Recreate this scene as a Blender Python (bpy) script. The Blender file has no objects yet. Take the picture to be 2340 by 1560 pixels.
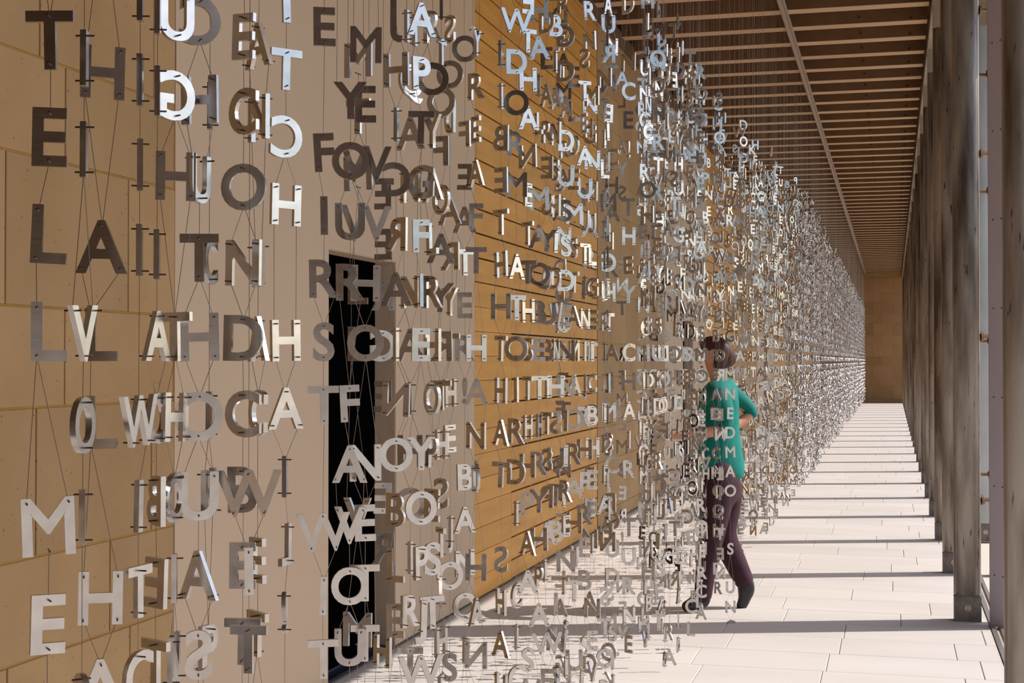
import bpy, bmesh, math, random
import numpy as np
from mathutils import Vector, Matrix
R = math.radians
S = bpy.context.scene
C = S.collection
rnd = random.Random(11)

# ------------------------------------------------------------------ camera
PSI = R(14.68)                      # camera turned left of the corridor axis (+Y)
EYE = 1.55
F = 3318.0                          # focal length in pixels of the 2340 px wide frame
cam = bpy.data.cameras.new('camera'); cam.sensor_width = 36.0; cam.lens = F / 2340 * 36
cam.clip_start = 0.05; cam.clip_end = 500
camo = bpy.data.objects.new('camera', cam); C.objects.link(camo)
camo.location = (0, 0, EYE); camo.rotation_euler = (R(90.78), 0, PSI)
S.camera = camo
# ------------------------------------------------------------------ world, sun, exposure
SUN = Vector((-1.0, -0.34, -1.07)).normalized()
W = bpy.data.worlds.new('sky'); S.world = W; W.use_nodes = True
wn = W.node_tree.nodes; wn.clear()
sky = wn.new('ShaderNodeTexSky'); sky.sky_type = 'NISHITA'; sky.sun_disc = False
sky.sun_elevation = math.asin(-SUN.z); sky.sun_rotation = math.atan2(-SUN.x, -SUN.y)
sky.air_density = 1.0; sky.dust_density = 1.5
bgn = wn.new('ShaderNodeBackground'); bgn.inputs['Strength'].default_value = 0.20
won = wn.new('ShaderNodeOutputWorld')
W.node_tree.links.new(sky.outputs[0], bgn.inputs[0]); W.node_tree.links.new(bgn.outputs[0], won.inputs[0])
sl = bpy.data.lights.new('sun', 'SUN'); sl.energy = 4.35; sl.angle = R(0.4); sl.color = (1.0, 0.95, 0.90)
so = bpy.data.objects.new('sun', sl); C.objects.link(so); so.rotation_euler = SUN.to_track_quat('-Z', 'Y').to_euler()
so.location = (20, 6, 20)
vs = S.view_settings
vs.view_transform = 'Standard'; vs.look = 'None'; vs.gamma = 1; vs.use_curve_mapping = False
vs.exposure = 0.3
S.cycles.max_bounces = 10; S.cycles.diffuse_bounces = 7; S.cycles.glossy_bounces = 5

# ------------------------------------------------------------------ materials
def mat(name, col, rough=0.7, metal=0.0, spec=0.5):
    m = bpy.data.materials.new(name); m.use_nodes = True
    b = m.node_tree.nodes['Principled BSDF']
    b.inputs['Base Color'].default_value = (*col, 1); b.inputs['Roughness'].default_value = rough
    b.inputs['Metallic'].default_value = metal; b.inputs['Specular IOR Level'].default_value = spec
    return m
def noisy(name, c1, c2, scale=4, rough=0.7, metal=0.0, stretch=(1,1,1), bump=0.0, bscale=60, rndamt=0.0, speck=None, spec=0.3, lo=0.35, hi=0.65, detail=6, shift=False):
    """two-colour noise, optional random value per object, fine dark specks and bump"""
    m = mat(name, c1, rough, metal, spec); nt = m.node_tree; N = nt.nodes; L = nt.links; b = N['Principled BSDF']
    tc = N.new('ShaderNodeTexCoord'); mp = N.new('ShaderNodeMapping'); mp.inputs['Scale'].default_value = stretch
    L.new(tc.outputs['Object'], mp.inputs['Vector'])
    if shift:
        o2 = N.new('ShaderNodeObjectInfo'); m3 = N.new('ShaderNodeMath'); m3.operation = 'MULTIPLY'; m3.inputs[1].default_value = 37.0
        L.new(o2.outputs['Random'], m3.inputs[0]); L.new(m3.outputs[0], mp.inputs['Location'])
    n = N.new('ShaderNodeTexNoise'); n.inputs['Scale'].default_value = scale; n.inputs['Detail'].default_value = detail
    L.new(mp.outputs[0], n.inputs['Vector'])
    mr = N.new('ShaderNodeMapRange'); mr.inputs[1].default_value = lo; mr.inputs[2].default_value = hi
    L.new(n.outputs['Fac'], mr.inputs[0])
    mx = N.new('ShaderNodeMix'); mx.data_type = 'RGBA'; mx.inputs[6].default_value = (*c1,1); mx.inputs[7].default_value = (*c2,1)
    L.new(mr.outputs[0], mx.inputs[0]); col = mx.outputs[2]
    if speck:
        n2 = N.new('ShaderNodeTexNoise'); n2.inputs['Scale'].default_value = speck[1]; n2.inputs['Detail'].default_value = 2
        L.new(mp.outputs[0], n2.inputs['Vector'])
        m2 = N.new('ShaderNodeMapRange'); m2.inputs[1].default_value = speck[2]; m2.inputs[2].default_value = speck[2] + 0.06
        L.new(n2.outputs['Fac'], m2.inputs[0])
        x2 = N.new('ShaderNodeMix'); x2.data_type = 'RGBA'; L.new(m2.outputs[0], x2.inputs[0]); L.new(col, x2.inputs[6]); x2.inputs[7].default_value = (*speck[0],1)
        col = x2.outputs[2]
    if rndamt:
        oi = N.new('ShaderNodeObjectInfo'); hs = N.new('ShaderNodeHueSaturation')
        r2 = N.new('ShaderNodeMapRange'); r2.inputs[3].default_value = 1 - rndamt; r2.inputs[4].default_value = 1 + rndamt
        L.new(oi.outputs['Random'], r2.inputs[0]); L.new(r2.outputs[0], hs.inputs['Value']); L.new(col, hs.inputs['Color']); col = hs.outputs[0]
    L.new(col, b.inputs['Base Color'])
    if bump:
        n3 = N.new('ShaderNodeTexNoise'); n3.inputs['Scale'].default_value = bscale; n3.inputs['Detail'].default_value = 4
        L.new(mp.outputs[0], n3.inputs['Vector'])
        bp = N.new('ShaderNodeBump'); bp.inputs['Strength'].default_value = bump; bp.inputs['Distance'].default_value = 0.004
        L.new(n3.outputs['Fac'], bp.inputs['Height']); L.new(bp.outputs[0], b.inputs['Normal'])
    return m
M = {}
M['stone'] = noisy('sandstone', (0.35,0.222,0.108), (0.31,0.19,0.09), 2.2, 0.85, rndamt=0.07, bump=0.25, bscale=90, speck=((0.15,0.08,0.035), 70, 0.70), spec=0.2)
M['mortar'] = noisy('ochre_mortar', (0.40,0.215,0.05), (0.35,0.185,0.04), 8, 0.9)
M['plaster'] = noisy('beige_panel', (0.455,0.335,0.235), (0.445,0.325,0.228), 1.2, 0.75, spec=0.25)
M['wood'] = noisy('pale_timber', (0.54,0.27,0.062), (0.46,0.22,0.046), 5, 0.45, stretch=(1,0.35,3), rndamt=0.06, bump=0.05, spec=0.12)
M['gap'] = mat('dark_gap', (0.03,0.015,0.008), 0.9)
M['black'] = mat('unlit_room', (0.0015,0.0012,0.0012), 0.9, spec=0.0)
M['paver'] = noisy('cream_paver', (0.55,0.508,0.475), (0.51,0.465,0.43), 1.6, 0.6, rndamt=0.035, bump=0.12, bscale=40, stretch=(0.5,1.6,1), spec=0.3)
M['joint'] = mat('paver_joint', (0.36,0.30,0.25), 0.9)
M['ground'] = noisy('outer_paving', (0.55,0.50,0.43), (0.50,0.44,0.37), 0.8, 0.8)
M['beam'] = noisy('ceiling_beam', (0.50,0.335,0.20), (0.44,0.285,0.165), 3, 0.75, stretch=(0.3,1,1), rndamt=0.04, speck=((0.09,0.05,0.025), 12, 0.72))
M['beamside'] = noisy('ceiling_beam_side', (0.20,0.105,0.048), (0.15,0.076,0.033), 3, 0.85, stretch=(1,1,1), speck=((0.06,0.03,0.015), 9, 0.68))  # darker copy of the beam colour: shade on the sides is painted in
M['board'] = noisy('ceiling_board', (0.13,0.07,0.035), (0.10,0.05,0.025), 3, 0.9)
M['fascia'] = noisy('edge_beam', (0.30,0.24,0.18), (0.25,0.20,0.15), 3, 0.7)
M['rail'] = mat('rail_metal', (0.30,0.22,0.16), 0.5, 0.5)
M['post'] = noisy('weathered_post', (0.30,0.262,0.225), (0.07,0.045,0.03), 8, 0.34, 0.55, stretch=(1,1,0.13), rndamt=0.10, bump=0.2, bscale=70, speck=((0.045,0.032,0.024), 65, 0.67), spec=0.6, lo=0.42, hi=0.64, detail=12, shift=True)
M['postout'] = noisy('pale_grey_post', (0.46,0.49,0.50), (0.36,0.38,0.39), 7, 0.5, 0.1, stretch=(1,1,0.3), rndamt=0.05, shift=True)
M['foot'] = noisy('steel_foot', (0.20,0.17,0.15), (0.12,0.10,0.085), 14, 0.45, 0.5)
M['disc'] = noisy('pale_bolt_disc', (0.50,0.38,0.28), (0.40,0.30,0.22), 30, 0.5, 0.3)
M['plate'] = noisy('mauve_grey_plate', (0.43,0.40,0.485), (0.41,0.38,0.46), 2, 0.5, 0.1)
M['strip'] = mat('aluminium_strip', (0.55,0.53,0.52), 0.35, 0.9)
M['bracket'] = mat('brown_steel_bracket', (0.22,0.13,0.07), 0.4, 0.7)
M['wire'] = mat('steel_wire', (0.36,0.31,0.28), 0.35, 0.9)
M['pin'] = mat('dark_pin', (0.06,0.04,0.03), 0.35, 0.9)
def brushed():
    m = noisy('brushed_aluminium', (0.53,0.50,0.48), (0.44,0.415,0.405), 30, 0.32, 1.0, stretch=(1,1,1))
    nt = m.node_tree; N = nt.nodes; L = nt.links; b = N['Principled BSDF']
    tc = N.new('ShaderNodeTexCoord'); mp = N.new('ShaderNodeMapping'); mp.inputs['Scale'].default_value = (40, 40, 900)
    n = N.new('ShaderNodeTexNoise'); n.inputs['Scale'].default_value = 1.0; n.inputs['Detail'].default_value = 3
    L.new(tc.outputs['Object'], mp.inputs[0]); L.new(mp.outputs[0], n.inputs['Vector'])
    r = N.new('ShaderNodeMapRange'); r.inputs[3].default_value = 0.17; r.inputs[4].default_value = 0.30
    L.new(n.outputs['Fac'], r.inputs[0]); L.new(r.outputs[0], b.inputs['Roughness'])
    return m
M['alu'] = brushed()

# ------------------------------------------------------------------ mesh helpers
class MB:
    def __init__(s): s.v = []; s.f = []; s.mi = []
    def box(s, x0, x1, y0, y1, z0, z1, mi=0):
        n = len(s.v)
        s.v += [(x0,y0,z0),(x1,y0,z0),(x1,y1,z0),(x0,y1,z0),(x0,y0,z1),(x1,y0,z1),(x1,y1,z1),(x0,y1,z1)]
        s.f += [(n,n+3,n+2,n+1),(n+4,n+5,n+6,n+7),(n,n+1,n+5,n+4),(n+1,n+2,n+6,n+5),(n+2,n+3,n+7,n+6),(n+3,n,n+4,n+7)]
        s.mi += [mi]*6
    def cbox(s, x0, x1, y0, y1, z0, z1, face='z', c=0.004, mi=0):
        """box whose face towards +z, +x or -y has chamfered edges"""
        n = len(s.v)
        if face == 'z':
            s.v += [(x0,y0,z0),(x1,y0,z0),(x1,y1,z0),(x0,y1,z0),(x0,y0,z1-c),(x1,y0,z1-c),(x1,y1,z1-c),(x0,y1,z1-c),
                    (x0+c,y0+c,z1),(x1-c,y0+c,z1),(x1-c,y1-c,z1),(x0+c,y1-c,z1)]
        elif face == 'x':
            s.v += [(x0,y0,z0),(x0,y1,z0),(x0,y1,z1),(x0,y0,z1),(x1-c,y0,z0),(x1-c,y1,z0),(x1-c,y1,z1),(x1-c,y0,z1),
                    (x1,y0+c,z0+c),(x1,y1-c,z0+c),(x1,y1-c,z1-c),(x1,y0+c,z1-c)]
        else:
            s.v += [(x0,y1,z0),(x1,y1,z0),(x1,y1,z1),(x0,y1,z1),(x0,y0+c,z0),(x1,y0+c,z0),(x1,y0+c,z1),(x0,y0+c,z1),
                    (x0+c,y0,z0+c),(x1-c,y0,z0+c),(x1-c,y0,z1-c),(x0+c,y0,z1-c)]
        q = [(3,2,1,0),(0,1,5,4),(1,2,6,5),(2,3,7,6),(3,0,4,7),(4,5,9,8),(5,6,10,9),(6,7,11,10),(7,4,8,11),(8,9,10,11)]
        s.f += [tuple(n+i for i in t) for t in q]; s.mi += [mi]*10
    def tube(s, p, q, r, k=6, r2=None, mi=0, cap=True):
        p = Vector(p); q = Vector(q); r2 = r if r2 is None else r2
        d = (q-p).normalized(); a = d.orthogonal().normalized(); b = d.cross(a); n = len(s.v)
        for i in range(k):
            t = 2*math.pi*i/k; w = a*math.cos(t)+b*math.sin(t)
            s.v += [tuple(p+w*r), tuple(q+w*r2)]
        for i in range(k):
            j = (i+1) % k; s.f.append((n+2*i, n+2*j, n+2*j+1, n+2*i+1)); s.mi.append(mi)
        if cap:
            s.f.append(tuple(n+2*i for i in reversed(range(k)))); s.f.append(tuple(n+2*i+1 for i in range(k))); s.mi += [mi]*2
    def lathe(s, prof, k=24, c=(0,0), sq=None, mi=0):
        n = len(s.v)
        for (r, z) in prof:
            for i in range(k):
                t = 2*math.pi*i/k; s.v.append((c[0]+r*math.cos(t), c[1]+r*math.sin(t), z))
        for j in range(len(prof)-1):
            for i in range(k):
                i2 = (i+1) % k; s.f.append((n+j*k+i, n+j*k+i2, n+(j+1)*k+i2, n+(j+1)*k+i)); s.mi.append(mi)
        s.f.append(tuple(n+i for i in reversed(range(k)))); s.f.append(tuple(n+(len(prof)-1)*k+i for i in range(k))); s.mi += [mi]*2
    def mesh(s, name, mats, smooth=False):
        me = bpy.data.meshes.new(name); me.from_pydata(s.v, [], s.f); me.validate()
        for m in (mats if isinstance(mats, (list, tuple)) else [mats]): me.materials.append(m)
        if any(s.mi): me.polygons.foreach_set('material_index', s.mi)
        if smooth: me.polygons.foreach_set('use_smooth', [True]*len(me.polygons))
        me.update(); return me
    def build(s, name, mats, parent=None, smooth=False, **tags):
        return link(name, s.mesh(name, mats, smooth), parent, **tags)
def link(name, data, parent=None, **tags):
    o = bpy.data.objects.new(name, data); C.objects.link(o)
    if parent: o.parent = parent
    for k, v in tags.items(): o[k] = v
    return o
def thing(name, label, cat, loc=(0,0,0), group=None):
    o = link(name, None, None, label=label, category=cat); o.location = loc; o.empty_display_size = 0.05
    if group: o['group'] = group
    return o
def autosmooth(me, ang=35):
    me.polygons.foreach_set('use_smooth', [True]*len(me.polygons)); me.set_sharp_from_angle(angle=R(ang))
def at_u(u, X):
    """corridor Y where the vertical plane through image column u meets the plane x = X"""
    th = PSI - math.atan((u-1170)/F); return -X/math.tan(th)
def at_ud(u, d):
    r = (u-1170)/F*d
    return (r*math.cos(PSI) - d*math.sin(PSI), r*math.sin(PSI) + d*math.cos(PSI))

XW, XC, YE, HC = -2.61, 0.35, 55.9, 4.76          # left wall, column line, end wall, underside of beams
YB = -8.0
# ------------------------------------------------------------------ floor
b = MB(); b.box(XW-0.1, 0.62, YB, YE, -0.12, -0.006)
floor = b.build('floor', M['joint'], kind='structure')
far = MB(); cnt = 0; row = 0; y = 3.40
while y < YE:
    y1 = min(y+0.45, YE); x = XW + 0.0 - rnd.uniform(0, 0.4)
    while x < 0.53:
        x1 = x + rnd.choice((0.52, 0.6, 0.68, 0.76, 0.9))
        a, c = max(x, XW), min(x1, 0.545)
        if c - a > 0.05:
            if y < 21 and cnt < 290:
                g = MB(); g.cbox(a+0.0018, c-0.0018, y+0.0018, y1-0.0018, -0.05, rnd.uniform(-0.0012, 0.0), 'z', 0.0022)
                g.build('paver', M['paver'], floor); cnt += 1
            else:
                far.cbox(a+0.002, c-0.002, y+0.002, y1-0.002, -0.05, 0, 'z', 0.003)
        x = x1
    y = y1
far.build('paver', M['paver'], floor, kind='stuff')
g = MB(); g.box(XW, 0.545, YB, 3.40, -0.05, 0); g.build('paver', M['paver'], floor, kind='stuff')
g = MB(); g.box(0.62, 60, -30, 110, -0.14, -0.012); g.build('ground', M['ground'], kind='structure')
g = MB(); g.box(0.55, 0.575, YB, YE, -0.05, 0.006); g.box(0.60, 0.62, YB, YE, -0.05, 0.006)
g.build('trim_1', M['strip'], kind='structure')
g = MB(); g.box(0.575, 0.60, YB, YE, -0.05, -0.008); g.build('trim_2', M['gap'], kind='structure')

# ------------------------------------------------------------------ left wall in bays of stone, plaster with door, timber
P0 = 0.91; BAY = 4.05
wall = MB(); wall.box(XW-0.5, XW-0.13, YB-0.3, YE+0.3, 0, 5.2)
wall_left = wall.build('wall_left', M['gap'], kind='structure')
COURSES = [0.012, 0.144, 0.617, 0.935, 1.405, 1.722, 2.196, 2.513, 2.985, 3.303, 3.775, 4.093, 4.67]
g = MB(); g.box(XW-0.13, XW, YB, P0, 0.012, 4.67); g.build('panel', M['plaster'], wall_left)
nblock = nplank = 0
farst, farpl = MB(), MB()
bay = 0; y = P0
dn = 0
while y < YE - 0.2:
    y1 = min(y + BAY + (0.0 if bay else 0.0), YE)
    if bay % 3 == 0:
        g = MB(); g.box(XW-0.13, XW-0.006, y, y1, 0.012, 4.67); g.build('mortar', M['mortar'], wall_left)
        for i in range(len(COURSES)-1):
            z0, z1 = COURSES[i], COURSES[i+1]
            q = y - (0.0 if i % 2 else 0.35) - rnd.uniform(0, 0.05)
            if bay == 0:      # the joints the photograph shows in the nearest stone bay
                q = {5: 3.88, 4: 4.21, 6: 4.21, 7: 4.06, 8: 4.21, 3: 4.05, 2: 4.50, 9: 3.9}.get(i, 4.2 - 0.3*(i % 2)) - 0.735*5
            while q < y1 - 0.02:
                q1 = q + 0.735
                a, c = max(q, y), min(q1, y1)
                if c - a > 0.04:
                    dx = rnd.uniform(-0.0008, 0.0008)
                    if nblock < 200 and c > 2.6:
                        g = MB(); g.cbox(XW-0.05, XW+dx, a+0.0035, c-0.0035, z0+0.0035, z1-0.0035, 'x', 0.002)
                        g.build('stone_block', M['stone'], wall_left); nblock += 1
                    else: farst.cbox(XW-0.05, XW+dx, a+0.0035, c-0.0035, z0+0.0035, z1-0.0035, 'x', 0.002)
                q = q1
    elif bay % 3 == 1:
        o0, o1 = y+1.54, y+2.51; dn += 1
        g = MB(); g.box(XW-0.13, XW, y, o0, 0.012, 4.67); g.box(XW-0.13, XW, o1, y1, 0.012, 4.67); g.box(XW-0.13, XW, o0, o1, 2.09, 4.67)
        g.build('panel', M['plaster'], wall_left)
        # opening lined in brown; a black sheet paints the unlit room's darkness
        g = MB(); g.box(XW-0.14, XW-0.004, o1-0.004, o1+0.002, 0, 2.09); g.box(XW-0.14, XW-0.004, o0-0.002, o0+0.004, 0, 2.09); g.box(XW-0.14, XW-0.004, o0, o1, 2.086, 2.092)
        dr = g.build('door_%d' % dn, M['wood'] if False else M['plaster'], kind='structure')
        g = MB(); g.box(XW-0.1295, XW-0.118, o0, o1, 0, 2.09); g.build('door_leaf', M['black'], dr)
        g = MB(); g.box(XW-0.13, XW-0.02, o0, o1, -0.004, 0.012); g.box(XW-0.10, XW-0.09, o0, o1, 0.012, 0.022)
        g.build('threshold', mat('blue_black_track', (0.03,0.035,0.06), 0.4, 0.6), dr)
    else:
        w1 = y1 - 0.035
        z = 0.012
        for k in range(30):
            z1 = 0.144 + 0.16*k if k else 0.144
            if z1 > 4.67: z1 = 4.67
            for (a, c, thin) in ((y+0.004, y+0.94, z1 < 2.1), (y+0.944, w1, False)):
                if z1 >= 2.1 and c < w1: continue
                if z1 >= 2.1: a = y+0.004
                gp = 0.0012 if thin else 0.0055
                if nplank < 130 and y < 30:
                    g = MB(); g.cbox(XW-0.025, XW+rnd.uniform(-0.0006,0.0006), a, c, z+gp, z1-gp, 'x', 0.0015)
                    g.build('plank', M['wood'], wall_left); nplank += 1
                else: farpl.cbox(XW-0.025, XW, a, c, z+gp, z1-gp, 'x', 0.0015)
            z = z1
            if z >= 4.67: break
        g = MB(); g.box(XW-0.13, XW-0.028, y, w1, 0.012, 4.67); g.build('backing', M['gap'], wall_left)
        if bay == 2:
            g = MB(); g.tube((XW-0.01, y+0.035, 0.87), (XW+0.018, y+0.035, 0.87), 0.016, 14); g.box(XW, XW+0.004, y+0.012, y+0.058, 0.835, 0.905)
            g.build('door_lock', M['bracket'], wall_left)
    y = y1; bay += 1
farst.build('stone_block', M['stone'], wall_left, kind='stuff')
farpl.build('plank', M['wood'], wall_left, kind='stuff')
g = MB(); g.box(XW-0.1, XW+0.03, YB, YE, 4.67, 4.80); g.build('trim_3', M['board'], kind='structure')

# ------------------------------------------------------------------ end walls
def end_wall(name, ya, sgn, parts):
    g = MB(); g.box(XW-0.3, 2.2, min(ya+sgn*0.006, ya+sgn*0.4), max(ya+sgn*0.006, ya+sgn*0.4), 0, 5.3)
    w = g.build(name, M['mortar'], kind='structure')
    for i in range(len(COURSES)-1):
        z0, z1 = COURSES[i], COURSES[i+1]
        q = XW - (0.3 if i % 2 else 0.0)
        while q < 2.2:
            a, c = max(q, XW), min(q+0.735, 2.2); q += 0.735
            if c-a < 0.05: continue
            if sgn > 0:
                g = MB(); g.cbox(a+0.003, c-0.003, ya, ya+0.03, z0+0.003, z1-0.003, '-y', 0.002)
                g.build('stone_block', M['stonefar'], w)
    return w
M['stonefar'] = noisy('sandstone_end', (0.33,0.185,0.085), (0.29,0.16,0.07), 1.0, 0.85, rndamt=0.14, spec=0.2)
end_wall('wall_back', YE, 1, True)
g = MB(); g.box(XW-0.3, 2.2, YB-0.3, YB, 0, 5.3); g.build('wall_front', M['stone'], kind='structure')

g = MB(); g.box(0.62, 0.9, YB, 0.6, 1.5, 5.1); g.build('wall_right', M['stone'], kind='structure')  # unseen screen behind the camera, added to block sun and darken letter reflections
# ------------------------------------------------------------------ ceiling
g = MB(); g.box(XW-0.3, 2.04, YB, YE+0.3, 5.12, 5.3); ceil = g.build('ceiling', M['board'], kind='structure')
BP = 0.70
y = 13.45 - BP*30
bm_ = MB()
bx0, bx1 = XW+0.03, XC-0.02
me_beam = None
while y < YE - 0.2:
    if y > YB:
        if me_beam is None:
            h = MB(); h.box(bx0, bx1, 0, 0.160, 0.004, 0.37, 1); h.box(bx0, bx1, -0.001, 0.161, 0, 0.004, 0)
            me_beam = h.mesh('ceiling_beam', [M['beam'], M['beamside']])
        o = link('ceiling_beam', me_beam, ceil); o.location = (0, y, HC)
    y += BP
g = MB(); g.box(-0.965, -0.935, YB, YE, HC-0.045, HC-0.005); g.box(-0.985, -0.915, YB, YE, HC-0.006, HC-0.001)
g.build('ceiling_rail', M['rail'], label='long metal hanging rail running under the ceiling beams', category='rail')
# edge beam over the columns, in segments, and the eaves beyond it
eb = MB(); eb.box(XC+0.05, 0.90, YB, YE, 4.80, 5.12); tr = eb.build('trim_4', M['fascia'], kind='structure')
yy = 9.05 - 2.05*8
while yy < YE:
    g = MB(); g.cbox(XC, XC+0.14, yy+0.006, min(yy+2.044, YE), 4.68, 4.80, 'x', 0.003); g.build('edge_segment', M['fascia'], tr); yy += 2.05
g = MB(); g.box(0.90, 2.04, YB, YE+0.3, 4.90, 5.12); g.build('trim_5', M['fascia'], kind='structure')

# ------------------------------------------------------------------ columns in pairs
ORD = ['first','second','third','fourth','fifth','sixth','seventh','eighth','ninth','tenth','eleventh','twelfth','thirteenth','fourteenth','fifteenth','sixteenth','seventeenth','eighteenth','nineteenth','twentieth','twenty-first','twenty-second','twenty-third','twenty-fourth','twenty-fifth']
def column_meshes():
    m = {}
    g = MB(); n = 28; prof = []
    # flat-faced tube: circle flattened a little towards -y
    zs = (0.155, 0.16, 4.45, 4.455)
    rr = (0.074, 0.079, 0.079, 0.074)
    for z, r in zip(zs, rr):
        for i in range(n):
            t = 2*math.pi*i/n
            cx, cy = math.cos(t), math.sin(t)
            k = 1/ (abs(cx)**2.5 + abs(cy)**2.5)**(1/2.5)
            g.v.append((cx*k*r, cy*k*r*0.62, z))
    for j in range(3):
        for i in range(n):
            i2 = (i+1) % n; g.f.append((j*n+i, j*n+i2, (j+1)*n+i2, (j+1)*n+i)); g.mi.append(0)
    g.f += [tuple(reversed(range(n))), tuple(3*n+i for i in range(n))]; g.mi += [0,0]
    m['shaft'] = g.mesh('shaft', M['post']); autosmooth(m['shaft'], 40)
    m['outer'] = m['shaft'].copy(); m['outer'].materials.clear(); m['outer'].materials.append(M['postout'])
    g = MB(); g.box(-0.078, 0.078, -0.048, 0.048, 0.0, 0.148); g.box(-0.068, 0.068, -0.042, 0.042, 0.148, 0.156); m['foot'] = g.mesh('foot', M['foot'])
    g = MB(); g.tube((0.0, -0.047, 0.082), (0.0, -0.056, 0.082), 0.0205, 20, mi=0)
    g.tube((0.0, -0.055, 0.094), (0.0, -0.0575, 0.094), 0.003, 8, mi=1); g.tube((0.0, -0.055, 0.070), (0.0, -0.0575, 0.070), 0.003, 8, mi=1)
    m['bolt'] = g.mesh('bolt_disc', [M['disc'], M['gap']])
    g = MB(); g.box(-0.078, 0.078, -0.074, 0.074, 4.455, 4.70); g.box(-0.086, 0.086, -0.09, 0.09, 4.64, 4.70); m['cap'] = g.mesh('cap', M['fascia'])
    return m
CM = column_meshes()
def column(x, y, label, group, shaft='shaft'):
    t = thing('column', label, 'column', (x, y, 0), group)
    link('shaft', CM[shaft], t); link('foot', CM['foot'], t); link('bolt_disc', CM['bolt'], t); link('head_block', CM['cap'], t)
    return t
cy = [5.02] + [9.115 + 2.03*i for i in range(23)]
for i, yc in enumerate(cy):
    lab = 'weathered grey steel column at the right edge of the frame, nearest the camera' if i == 0 else '%s weathered steel column of the inner row beyond the mauve plate' % ORD[i-1]
    column(XC+0.079, yc, lab, 'inner row of columns')
    if i:
        column(XC+0.42, yc+0.0, 'outer column paired behind the %s inner column' % ORD[i-1], 'outer row of columns', 'outer')
    if i and i < 9:
        for z in (0.72, 1.70, 2.80, 3.66):
            g = MB(); g.tube((0.07,0.02,0), (0.27,0.08,0), 0.012, 8); g.tube((0.155,0.045,0), (0.185,0.054,0), 0.02, 10)
            for q in (0.085, 0.26): g.tube((q-0.007,0.02,-0.001), (q+0.007,0.025,0.001), 0.03, 10)
            o = g.build('bracket', M['bracket'], None, category='bracket', group='brackets between paired columns',
                label='brown steel bracket %s behind the %s column' % ({0.72:'at shin height',1.70:'at head height',2.80:'high up',3.66:'near the ceiling'}[z], ORD[i-1]))
            o.location = (XC+0.079, yc, z)
# mauve plate standing beside the first column, with screws
t = thing('cover_plate', 'tall mauve-grey metal plate with screws between nearest two columns', 'plate', (0.548, 8.99, 0))
t.rotation_euler = (0, 0, R(-58))
g = MB(); g.box(0.003, 0.15, 0, 0.012, 0, 4.66); g.build('plate', M['plate'], t)
g = MB(); g.box(0, 0.003, 0, 0.012, 0, 4.66); g.build('edge_strip', M['bracket'], t)
for k in range(9):
    for xx in (0.05, 0.128):
        g = MB(); g.tube((xx, 0.001, 0.30+0.52*k), (xx, -0.003, 0.30+0.52*k), 0.0042, 10); g.build('screw', M['gap'], t)

# ------------------------------------------------------------------ letters
CAP = 0.0695; TH = 0.0075; PITCH = 0.1145; ZR = 1.585
CH = "ABCDEFGHIJKLMNOPQRSTUVWXYZ!?"
def glyphs(res):
    obs = {}
    for ch in CH:
        cu = bpy.data.curves.new('g', 'FONT'); cu.body = ch; cu.size = 1; cu.extrude = 0.05; cu.offset = 0.024 if ch not in 'MW' else 0.017
        cu.resolution_u = res; cu.fill_mode = 'BOTH'
        obs[ch] = link('g', cu)
    bpy.context.view_layer.update()
    dg = bpy.context.evaluated_depsgraph_get(); out = {}
    for ch, o in obs.items():
        me = bpy.data.meshes.new_from_object(o.evaluated_get(dg))
        bm = bmesh.new(); bm.from_mesh(me); bmesh.ops.remove_doubles(bm, verts=bm.verts, dist=1e-5)
        bmesh.ops.dissolve_limit(bm, angle_limit=R(1.0), verts=bm.verts, edges=bm.edges)
        bmesh.ops.triangulate(bm, faces=bm.faces[:])
        bm.to_mesh(me); bm.free(); out[ch] = me
    hz = np.array([v.co[:] for v in out['H'].vertices]); base = hz[:,1].min(); cap = hz[:,1].max()-base
    G = {}
    for ch, me in out.items():
        v = np.array([p.co[:] for p in me.vertices]); s = CAP/cap
        wd = 0.94
        x = (v[:,0] - (v[:,0].min()+v[:,0].max())/2)*s*wd; z = (v[:,1]-base-cap/2)*s; yv = -v[:,2]/0.05*TH/2
        nv = np.stack([x, yv, z], 1).astype(np.float32)
        me.vertices.foreach_set('co', nv.ravel()); me.update(); me.name = 'letter'
        me.materials.clear(); me.materials.append(M['alu']); autosmooth(me, 40)
        tr_ = np.array([p.vertices[:] for p in me.polygons], dtype=np.int32)
        G[ch] = (me, nv, tr_, float(x.max()))
    for o in obs.values():
        cu = o.data; bpy.data.objects.remove(o); bpy.data.curves.remove(cu)
    return G
GN, GF = glyphs(5), glyphs(1)
def holes(ch, top):
    hw = GN[ch][3]; e = 0.0065; h = CAP/2-0.0065
    if top:
        if ch in 'HMNUKX': xs = (-hw+e, hw-e)
        elif ch in 'VY': xs = (-hw*0.80, hw*0.80)
        elif ch in 'L': xs = (-hw+e,)
        elif ch == 'J': xs = (hw-e,)
        else: xs = (0.0,)
    else:
        if ch in 'HNKAXR': xs = (-hw+e, hw-e)
        elif ch == 'W': xs = (-hw*0.46, hw*0.46)
        elif ch in 'PF': xs = (-hw+e,)
        elif ch == 'L': xs = (-hw+e,)
        else: xs = (0.0,)
    return [(x, h if top else -h) for x in xs]
def loc2w(x, z, px, py, pz, rz, ro):
    X = x*math.cos(ro) - z*math.sin(ro); Z = x*math.sin(ro) + z*math.cos(ro)
    return (px + X*math.cos(rz), py + X*math.sin(rz), pz + Z)
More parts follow.
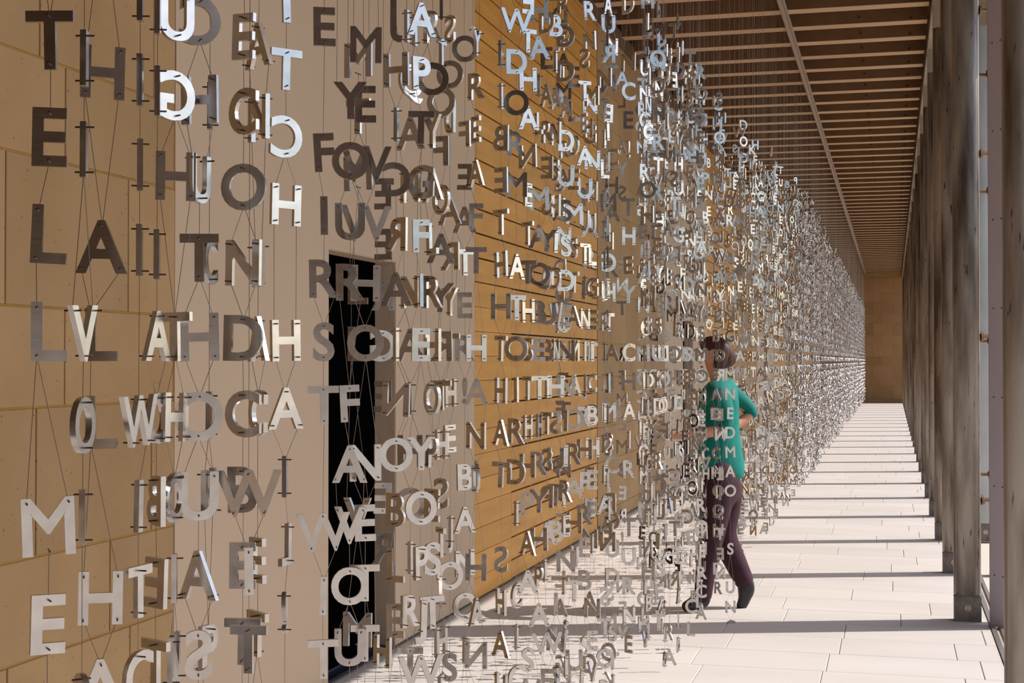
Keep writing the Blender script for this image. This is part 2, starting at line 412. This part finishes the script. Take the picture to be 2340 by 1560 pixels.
def np_mesh(name, vs_, fs_, m):
    me = bpy.data.meshes.new(name); V = np.concatenate(vs_).astype(np.float32); T = np.concatenate(fs_).astype(np.int32)
    me.vertices.add(len(V)); me.vertices.foreach_set('co', V.ravel())
    me.loops.add(T.size); me.loops.foreach_set('vertex_index', T.ravel())
    me.polygons.add(len(T)); me.polygons.foreach_set('loop_start', np.arange(0, T.size, 3, dtype=np.int32))
    me.materials.append(m); me.update(calc_edges=True); return me
STUFF_L, STUFF_LF, STUFF_W, STUFF_off = [], [], MB(), [0]
def strand(x, y, seq, mode, label=None, group=None, zoff=0.0, wr=0.00055):
    """seq: list of (row k, char, yaw in degrees from facing the camera, lean); mode 'parts', 'joined' or 'stuff'"""
    seq = [s for s in seq if s[1] != ' ']
    if not seq: return
    th = math.atan2(-x, y)
    px0, py0 = x, y
    L = []
    for (k, ch, yaw, ro) in seq:
        L.append((ch, px0, py0, ZR+PITCH*k+zoff, th+R(yaw), R(ro)))
    zb = L[-1][3] - CAP/2
    if mode != 'stuff':
        t = thing('letter_strand', label, 'hanging letters', (x, y, zb), group)
        ox, oy, oz = x, y, zb
    else: ox = oy = oz = 0
    w = MB() if mode != 'stuff' else STUFF_W
    pn = MB()
    ks = 3
    # wires
    prev = [(x - ox, y - oy, 5.125-oz)]
    for n, (ch, px, py, pz, rz, ro) in enumerate(L):
        G = GN if mode == 'parts' else GF
        tp = [loc2w(a, c, px-ox, py-oy, pz-oz, rz, ro) for a, c in holes(ch, True)]
        bt = [loc2w(a, c, px-ox, py-oy, pz-oz, rz, ro) for a, c in holes(ch, False)]
        if len(prev) == len(tp) == 2:
            if (Vector(prev[0])-Vector(tp[0])).length + (Vector(prev[1])-Vector(tp[1])).length > (Vector(prev[0])-Vector(tp[1])).length + (Vector(prev[1])-Vector(tp[0])).length: tp = tp[::-1]
            pairs = list(zip(prev, tp))
        elif n == 0 and len(tp) == 2:
            pairs = [((tp[0][0]*0.6+prev[0][0]*0.4, tp[0][1]*0.6+prev[0][1]*0.4, prev[0][2]), tp[0]), ((tp[1][0]*0.6+prev[0][0]*0.4, tp[1][1]*0.6+prev[0][1]*0.4, prev[0][2]), tp[1])]
        else: pairs = [(a, c) for a in prev for c in tp]
        if mode == 'stuff': pairs = pairs[:1]
        for a, c in pairs: w.tube(a, c, wr, ks, cap=False)
        prev = bt
        nrm = Vector((-math.sin(rz), math.cos(rz), 0))
        if mode == 'parts' and y < 9:
            for h in tp + bt:
                h = Vector(h); pn.tube(h-nrm*0.0125, h+nrm*0.011, 0.00125, 6)
    # letters
    if mode == 'parts':
        for (ch, px, py, pz, rz, ro) in L:
            o = link('letter', GN[ch][0], t)
            if y < 9: o['label'] = ('brushed metal letter %s' % ch) if ch.isalpha() else 'brushed metal punctuation mark'
            o.location = (px-ox, py-oy, pz-oz); o.rotation_euler = (0, -ro, rz)
    else:
        vs_, fs_, off = [], [], 0
        if mode == 'stuff': vs_, fs_, off = STUFF_L, STUFF_LF, STUFF_off[0]
        for (ch, px, py, pz, rz, ro) in L:
            me, nv, tri, hw = GF[ch]
            X = nv[:,0]*math.cos(ro) - nv[:,2]*math.sin(ro); Z = nv[:,0]*math.sin(ro) + nv[:,2]*math.cos(ro); Y = nv[:,1]
            vs_.append(np.stack([X*math.cos(rz) - Y*math.sin(rz) + px-ox, X*math.sin(rz) + Y*math.cos(rz) + py-oy, Z + pz-oz], 1))
            fs_.append(tri + off); off += len(nv)
        if mode == 'stuff': STUFF_off[0] = off; return
        link('letter', np_mesh('letter', vs_, fs_, M['alu']), t, kind='stuff')
    w.build('wire', M['wire'], t, kind='stuff')
    if pn.v: pn.build('pin', M['pin'], t, kind='stuff')

def spec(top, s, yaws, jit=4, lean=1.2):
    """s from row `top` downwards; yaws: one number or a list (letters past its end repeat the last)"""
    out = []
    for i, ch in enumerate(s):
        yw = yaws if not isinstance(yaws, (list, tuple)) else yaws[min(i, len(yaws)-1)]
        out.append((top-i, ch, yw + rnd.gauss(0, jit), rnd.gauss(0, lean)))
    return out
# strands read off the photograph: (image column, distance, top row, letters, yaws, label)
NEAR = [
 (112,1.71, 5,'A TELL ME A', [0,0,-14,-10,-8,-4,0,6,8], 'leftmost hanging letters reading TELL ME'),
 (190,1.81, 5,'HIII VOI', [75,78,80,84,90,64,72,84], 'edge-on letters just left of strand reading H ALL HA'),
 (232,1.90, 5,'I H ALL HAT', [20,0,4,0,-12,-10,-6,0,3,6,0], 'hanging letters reading ALL HA, second legible strand from left'),
 (318,1.95, 5,'OIIII WITC', [80,84,78,86,80,80,70,60,55,60], 'edge-on letters before last stone joint, ending T C'),
 (358,2.03, 5,'III IAOBET', [84,84,84,0,80,56,66,128,130,132], 'letters ending mirrored B E T beside the stone edge'),
 (400,2.07, 5,'SUGH THOIN', [60,30,-148,14,50,-30,52,70,80,80], 'letters at the stone edge with a bright mirrored G'),
 (455,2.10, 5,'LCHUTHOUAS', [0,190,-28,62,-6,-4,0,0,-42,184], 'letters reading T H O U and A on the pale panel'),
 (478,2.15, 3,'I C IH P', [84,80,66,80,80,76,70,58], 'mostly hidden letters behind the T H O U strand'),
 (556,2.20, 5,'SECONDCBET', [-40,-42,-34,-26,-34,-20,-22,-20,-10,-6], 'letters reading SECOND in dark metal'),
 (590,2.26, 5,'TAN MAC ET', [74,-60,-60,60,-66,-60,-64,60,-60,-60], 'dark letters directly behind the SECOND strand'),
 (570,2.14,-2,'WITW', [0,4,-8,40], 'pale letters reading WIT below the SECOND strand'),
 (652,2.45, 5,'ITCH HAIL!', [-155,-158,-158,-150,0,-150,-150,-106,-110,-106], 'lone strand of bright mirrored letters I T C H on pale panel'),
 (740,2.63, 5,'E FIRST WIT', [0,0,0,0,0,2,0,0,0,2,0], 'letters reading FIRST left of the dark doorway'),
 (800,2.74, 5,' YOUR FAVOU', [20,2,0,-3,0,0,0,4,10,2,-6], 'letters reading YOUR before the doorway'),
 (835,2.78, 5,'MEWWHO NETT', [0,4,-14,12,4,0,0,16,10,8,0], 'letters reading ME above the doorway top corner'),
 (818,2.92, 5,'MTM LL  V M', [-30,-30,-20,-20,-10,-10,-10,-30,-20,0,-20], 'shadowed letters L L seen within the doorway'),
 (905,3.02, 6,'JHIGRAINOBLE', [176,-20,60,168,150,-6,60,160,10,-38,-30,-30], 'letters with grey mirrored G right of the doorway'),
 (875,3.28, 3,'EERGE ER H', [168,170,190,190,170,170,190,170,-30,-50], 'brown mirrored letters E over the doorway jamb'),
 (938,3.14, 6,'HQAN NAIHOIRTKI', [60,50,-20,-40,-46,-50,-20,78,-20,0,68,40,0,60,70], 'crowded letters reading N A by the doorway, dark ones'),
 (962,3.06, 6,'APTGFIE YOPJWCAN', [30,24,-8,-30,12,-80,16,0,12,18,50,20,14,10,-20,-12], 'bright letters P T in the crowded clump before the doorway'),
 (988,3.12, 6,'ROYALRHOPEST', [-56,-10,-60,-60,-56,-46,-56,-52,-54,-40,20,20], 'dark letters reading ROYAL in the middle of the pale panel'),
 (1008,3.4, 7,'ITOFOAYRTHSTIHE', [80,70,-20,170,-60,-10,-20,170,-30,64,150,-70,80,62,84], 'letters with a round O left of the timber boards'),
 (1028,3.65,7,'SOD ARYTHE JO', [130,-20,110,0,-30,150,-50,-30,60,50,0,70,20], 'letters reading S O D near the top of the pale panel'),
 (1062,3.88,7,'O FEATER! BANQI', [0,0,150,156,-20,20,0,0,0,0,24,30,34,26,60], 'letters reading B A N Q left of the timber boards'),
 (1088,3.8, 7,'YREAFT', [60,-50,-56,-54,-6,0], 'letters reading R E A F T over timber edge'),
 (1145,3.95,7,'EIBETHHTHAT SHAH', [84,70,148,156,-40,-56,-10,-50,-56,-44,-30,0,165,-62,-46,-56], 'leftmost letters before the timber boards reading T H A T'),
 (1180,4.05,9,'HWDORM ATOIRDI CIC', [0,24,16,-2,-6,0,0,50,20,-30,-50,-30,-40,60,40,60,70,40], 'bright letters reading W D O R before timber boards'),
 (1206,4.30,9,'ETHANETTHSTHHPAA', [-150,-150,-150,30,150,60,-50,-12,50,-40,-60,62,-40,0,-50,20], 'bright letters reading T H A N before the timber boards'),
 (1232,4.40,9,'HAIL MAQBETHRYHPA', [4,8,76,-60,0,10,-10,-10,-6,0,30,70,-20,165,-20,-62,20], 'grey letters reading M A Q B before the timber boards'),
 (1250,4.55,9,'DEARESYOUBITSPAL', [-40,-20,-58,-54,160,154,-10,-60,0,-20,60,-50,152,160,10,60], 'dark letters reading mirrored E and S before timber boards'),
 (1270,4.6,10,'LBIANSHIDWNHSUTB', [0,26,60,-60,-60,-50,-60,30,-60,-66,76,20,158,-20,-10,10], 'letters with a bright white B high before timber'),
 (1293,4.75,9,'GDADUSSDENNIIREN', [170,-20,-60,30,24,-6,28,20,10,-10,10,-20,20,-50,60,-10], 'letters reading D A D before the timber boards'),
 (1312,4.85,8,'ELDEMSTAMAORAHUT', [0,-10,-60,-30,20,-60,-60,-50,60,40,0,-20,0,-20,-62,20], 'darker letters reading D E M before timber boards'),
 (1336,5.1,9,'STEAUUTINIJRHFREB', [150,40,-60,30,20,-60,50,80,60,-66,70,10,-20,10,-10,0,0], 'letters reading T E A U before the timber boards edge'),
 (1353,5.2,8,'MINMULGEICBHEFI', [-30,70,30,-50,-60,50,-40,-20,30,-60,30,30,0,0,60], 'letters reading L G E at the last timber joint'),
 (1382,5.45,10,'LNNILLHIURIUINFAU', [-80,-30,78,60,50,80,84,80,60,-50,84,80,40,80,70,20,-20], 'edge-on letters just past the timber edge'),
]
WORDS = """AND THE THEY WITH FROM LIGHT RIVER SUMMER WINTER HOUSE GARDEN DOOR WINDOW MOTHER SISTER STORY MUSIC SONG DINNER
TABLE SUGAR HONEY BREAD LEMON SILVER STONE WATER MOON NIGHT MORNING SCHOOL PAPER BLUE GREEN WHITE SECRET SILENCE UNDER OVER
BRIDGE ROAD TRAIN LETTER WORDS DREAM SLEEP HEART HAND RAIN CLOUD STORM BIRD HORSE FIELD TREE LEAF OCEAN SHIP ISLAND HOME FIRE
SMOKE KITCHEN CHAIR DANCE LAUGH HUNGER PROMISE BEFORE AFTER ALWAYS NEVER AGAIN TURNED CAME WENT HEARD FOUND LOST QUIET
EVENING JOURNEY STREET MARKET ROSES THUNDER CHILD FATHER BROTHER FRIEND QUESTION ANSWER LISTEN REMEMBER INSIDE BENEATH SHE HIS""".split()
XYN = []
for (u, d, top, s, yw, lab) in NEAR:
    x, y = at_ud(u, d); n0 = top - len(s); XYN.append((x, y))
    fill = ' '
    while len(fill) < n0 + 12: fill += rnd.choice(WORDS) + ' '
    extra = [(n0-i_, c_, rnd.choice((0, -30, 30, 60, -60, 170)) + rnd.gauss(0, 12), rnd.gauss(0, 1.2)) for i_, c_ in enumerate(fill[:n0+12])]
    strand(x, y, spec(top, s, yw) + extra, 'parts', lab, 'letter strands')
def make_seq(y, base):
    if y < 12: kt = rnd.choice((12,13,13,14,12))
    elif y < 15: kt = rnd.choice((13,14,15))
    else: kt = rnd.choice((15,16,16,17))
    kb = rnd.choice((-12,-12,-11,-12,-10,-9,-7))
    s = ''; used = []
    while len(s) < kt - kb:
        w_ = rnd.choice(WORDS); used.append(w_); s += w_ + (' ' if rnd.random() < 0.93 else '! ')
    s = s[:kt-kb+1]
    out = []
    for i, ch in enumerate(s):
        if rnd.random() < 0.05: continue
        out.append((kt-i, ch, base + rnd.gauss(0, 26), rnd.gauss(0, 1.5)))
    return out, used
NTH = 300 - len(NEAR) - 1
strands = []
y = 4.95
while y < YE - 1.2:
    y += rnd.uniform(0.04, 0.125)
    r = rnd.random()
    x = -0.985 + rnd.uniform(-0.02, 0.02) if r < 0.6 else (-1.10 + rnd.uniform(-0.05, 0.05) if r < 0.85 else -1.28 + rnd.uniform(-0.06, 0.06))
    th = math.degrees(math.atan2(-x, y))
    u = 1170 + F*math.tan(PSI - math.atan2(-x, y))
    if 8.68 < y < 9.62: continue            # the walker's path, left clear
    if all(math.hypot(x-a, y-c) > 0.055 for a, c in XYN) and all(math.hypot(x-a, y-c) > 0.05 for a, c in strands[-6:]): strands.append((x, y))
px, py = at_ud(1668, 8.62)
strand(px, py, spec(8, 'DREAMING', -10, 20) + spec(-1, 'MNEDMAO  S UNG', 20, 5, 1), 'parts',
       'white letters reading M N E D M A O against the teal top', 'letter strands')
for (u_, d_) in ((1585,8.3),(1612,8.45),(1636,8.5),(1560,8.2),(1598,8.12)):
    strands.insert(0, at_ud(u_, d_))
seen = set(); i = 0
for (x, y) in strands:
    base = rnd.choice((0,0,0,-20,-45,-60,30,50,85,95,150,165,180,200))
    seq, used = make_seq(y, base)
    if i < NTH:
        if y < 16:
            n = 2
            while True:
                ws = [w for w in used if len(w) > 3][:n] or used[:n]
                lab = 'strand of hanging metal letters with ' + ', '.join(ws)
                if lab not in seen or n > 6: break
                n += 1
            seen.add(lab)
            strand(x, y, seq, 'parts', lab, 'letter strands')
        else:
            strand(x, y, seq, 'joined', 'thin strand of tiny glinting letters in the dense far curtain', 'letter strands')
        i += 1
    else:
        strand(x, y, seq, 'stuff')
if STUFF_L:
    o = link('letter_curtain', np_mesh('letter_curtain', STUFF_L, STUFF_LF, M['alu']), None, kind='stuff', category='hanging letters',
             label='dense glinting curtain of tiny letters at the far end of corridor')
    STUFF_W.build('wire', M['wire'], o, kind='stuff')

# ------------------------------------------------------------------ the walker
M['skin'] = mat('skin', (0.55,0.24,0.14), 0.5)
M['teal'] = noisy('teal_jersey', (0.0,0.18,0.145), (0.0,0.14,0.115), 10, 0.75)
M['maroon'] = noisy('dark_maroon_cloth', (0.042,0.011,0.019), (0.03,0.008,0.013), 10, 0.75)
M['shoe'] = mat('black_shoe', (0.012,0.009,0.009), 0.4)
M['hair'] = noisy('auburn_hair', (0.07,0.022,0.012), (0.035,0.012,0.008), 25, 0.45, stretch=(1,1,0.2), bump=0.4, bscale=60)
def px3(u, v, dep=0.0): return ((u-1640)/365.0, dep, (1389-v)/365.0)
def skinned(name, chains, m, parent, sub=2, root=0):
    """chains: lists of (u, v, depth, radius x, radius y) in the picture plane; a chain may start with an index of an earlier vertex"""
    vs_, es, rs = [], [], []
    for ch in chains:
        last = None
        for p in ch:
            if isinstance(p, int): last = p; continue
            vs_.append(px3(p[0], p[1], p[2])); rs.append((p[3], p[4] if len(p) > 4 else p[3]))
            if last is not None: es.append((last, len(vs_)-1))
            last = len(vs_)-1
    me = bpy.data.meshes.new(name); me.from_pydata(vs_, es, []); o = bpy.data.objects.new(name, me); C.objects.link(o)
    sk = o.modifiers.new('s', 'SKIN'); sk.use_smooth_shade = True
    for i_, r_ in enumerate(rs):
        me.skin_vertices[0].data[i_].radius = r_; me.skin_vertices[0].data[i_].use_root = (i_ == root)
    sb = o.modifiers.new('d', 'SUBSURF'); sb.levels = sub; sb.render_levels = sub
    bpy.context.view_layer.update()
    m2 = bpy.data.meshes.new_from_object(o.evaluated_get(bpy.context.evaluated_depsgraph_get()))
    m2.materials.clear(); m2.materials.append(m); m2.polygons.foreach_set('use_smooth', [True]*len(m2.polygons))
    bpy.data.objects.remove(o); bpy.data.meshes.remove(me)
    return link(name, m2, parent)
wx, wy = at_ud(1640, 9.08)
per = thing('person', 'person in teal top and dark trousers walking left behind the letters, arm outstretched', 'person', (wx, wy, 0))
per.rotation_euler = (0, 0, PSI)
def hand(u, v, dep, ang, size=1.0):
    """palm and five fingers pointing along ang (radians in the picture plane)"""
    ca, sa = math.cos(ang), -math.sin(ang); out = []
    def P(a, bdep, c, r): return (u + (a*ca - c*-sa)*365*size, v + (a*sa + c*ca)*365*size*1.0, dep + bdep*size, r*size)
    return P
body = [[(1652,1080,0.0,0.06,0.08),(1648,1020,0.0,0.075,0.09),(1642,960,0.0,0.09,0.115),(1645,900,0.0,0.09,0.125),(1642,868,0.0,0.055,0.055),(1635,850,0.0,0.045,0.045),
         (1630,828,0.0,0.068,0.06),(1632,806,0.0,0.088,0.075),(1637,786,0.0,0.072,0.066)],
        # near leg (planted) and trailing leg
        [0,(1640,1115,-0.06,0.06,0.06),(1622,1215,-0.08,0.058),(1604,1300,-0.08,0.045),(1600,1360,-0.08,0.033),(1580,1378,-0.08,0.03),(1556,1382,-0.08,0.02)],
        [0,(1660,1115,0.06,0.06,0.06),(1652,1222,0.07,0.058),(1682,1285,0.08,0.046),(1708,1338,0.08,0.033),(1704,1362,0.08,0.03),(1694,1392,0.08,0.018)],
        # near arm stretched forward
        [3,(1638,902,-0.13,0.032),(1648,940,-0.21,0.044),(1648,975,-0.22,0.038),(1600,982,-0.23,0.036),(1545,988,-0.23,0.026),(1522,987,-0.23,0.027,0.018),(1506,985,-0.23,0.03,0.014)],
        # far arm, elbow back
        [3,(1668,895,0.17,0.052),(1700,915,0.20,0.046),(1730,945,0.21,0.038),(1700,966,0.18,0.034),(1668,975,0.12,0.026),(1652,978,0.09,0.03,0.016)],
        ]
body_o = skinned('body', body, M['skin'], per)
for c_ in ([(1510,979,-0.23,0.011),(1496,973,-0.232,0.0095),(1484,973,-0.235,0.009),(1475,977,-0.235,0.008)],
           [(1510,984,-0.23,0.011),(1495,980,-0.232,0.0095),(1482,981,-0.235,0.009),(1472,985,-0.235,0.008)],
           [(1510,989,-0.23,0.011),(1496,988,-0.232,0.0095),(1484,990,-0.235,0.009),(1475,994,-0.235,0.008)],
           [(1511,994,-0.23,0.010),(1500,996,-0.232,0.009),(1491,999,-0.235,0.008),(1484,1002,-0.235,0.007)],
           [(1520,978,-0.245,0.012),(1512,969,-0.255,0.0105),(1503,964,-0.26,0.009)]):
    skinned('finger', [c_], M['skin'], body_o, 1)
for c_ in ([(1654,972,0.09,0.011),(1644,968,0.08,0.0095),(1636,972,0.07,0.008)],[(1654,977,0.085,0.011),(1642,975,0.07,0.0095),(1634,979,0.06,0.008)],
           [(1654,982,0.08,0.011),(1643,982,0.065,0.0095),(1635,986,0.055,0.008)],[(1656,986,0.08,0.010),(1647,989,0.07,0.009),(1641,992,0.06,0.007)],
           [(1660,971,0.10,0.012),(1654,963,0.09,0.010),(1648,960,0.085,0.009)]):
    skinned('finger', [c_], M['skin'], body_o, 1)
# face towards the left: nose, eyes, lips, ear
skinned('nose', [[(1604,812,0.0,0.012),(1598,822,0.0,0.015),(1603,828,0.0,0.012)]], M['skin'], body_o, 1)
M['eye'] = mat('eye', (0.02,0.012,0.01), 0.2)
for dd in (-0.038, 0.038):
    skinned('eye', [[(1606,812,dd,0.010),(1607,814,dd*1.15,0.010)]], M['eye'], body_o, 1)
    skinned('ear', [[(1634,810,dd*2.1,0.014,0.008),(1633,822,dd*2.05,0.010,0.006)]], M['skin'], body_o, 1)
skinned('mouth', [[(1606,836,-0.022,0.006),(1602,836,0.0,0.008),(1606,836,0.022,0.006)]], mat('lips', (0.35,0.08,0.06), 0.5), body_o, 1)
# clothes
skinned('top', [[(1644,1108,0.0,0.15,0.18),(1646,1050,0.0,0.135,0.165),(1642,985,0.0,0.108,0.135),(1642,930,0.0,0.118,0.165),(1644,888,0.0,0.115,0.175),(1641,862,0.0,0.070,0.078)],
                [4,(1637,892,-0.09,0.10),(1632,893,-0.165,0.078),(1648,938,-0.215,0.058),(1649,972,-0.225,0.050),(1630,978,-0.23,0.046)],
                [4,(1670,893,0.18,0.068),(1702,912,0.205,0.062),(1731,942,0.215,0.056),(1722,954,0.20,0.048)]], M['teal'], per)
skinned('trousers', [[(1648,1030,0.0,0.115,0.14),(1648,1090,0.0,0.125,0.155)],
                [1,(1634,1130,-0.075,0.115,0.105),(1622,1215,-0.08,0.085),(1607,1300,-0.08,0.066),(1600,1372,-0.08,0.056)],
                [1,(1663,1130,0.075,0.115,0.105),(1654,1222,0.07,0.088),(1684,1285,0.08,0.076),(1712,1345,0.08,0.062)]], M['maroon'], per)
def shoe(pts, heel): return skinned('shoe', [pts, heel], M['shoe'], per)
shoe([(1604,1335,-0.08,0.050),(1600,1368,-0.08,0.045),(1576,1374,-0.08,0.038,0.042),(1552,1379,-0.08,0.024,0.036)], [1,(1611,1378,-0.08,0.030,0.03)])
shoe([(1700,1315,0.08,0.055),(1712,1342,0.08,0.048),(1706,1366,0.08,0.042,0.042),(1694,1394,0.08,0.020,0.034)], [1,(1728,1340,0.08,0.034,0.032)])
# bobbed hair in locks over crown, sides and fringe
hair = [[(1640,800,0.0,0.105,0.098),(1636,786,0.0,0.098,0.095)], [0,(1654,822,0.0,0.088,0.09),(1657,842,0.0,0.072,0.08)],
        [1,(1612,792,0.0,0.060,0.075),(1603,798,0.0,0.030,0.060)],
        [0,(1642,825,-0.075,0.040,0.03),(1636,846,-0.078,0.034,0.024)], [0,(1642,825,0.075,0.040,0.03),(1636,846,0.078,0.034,0.024)]]
hair_o = skinned('hair', hair, M['hair'], per)
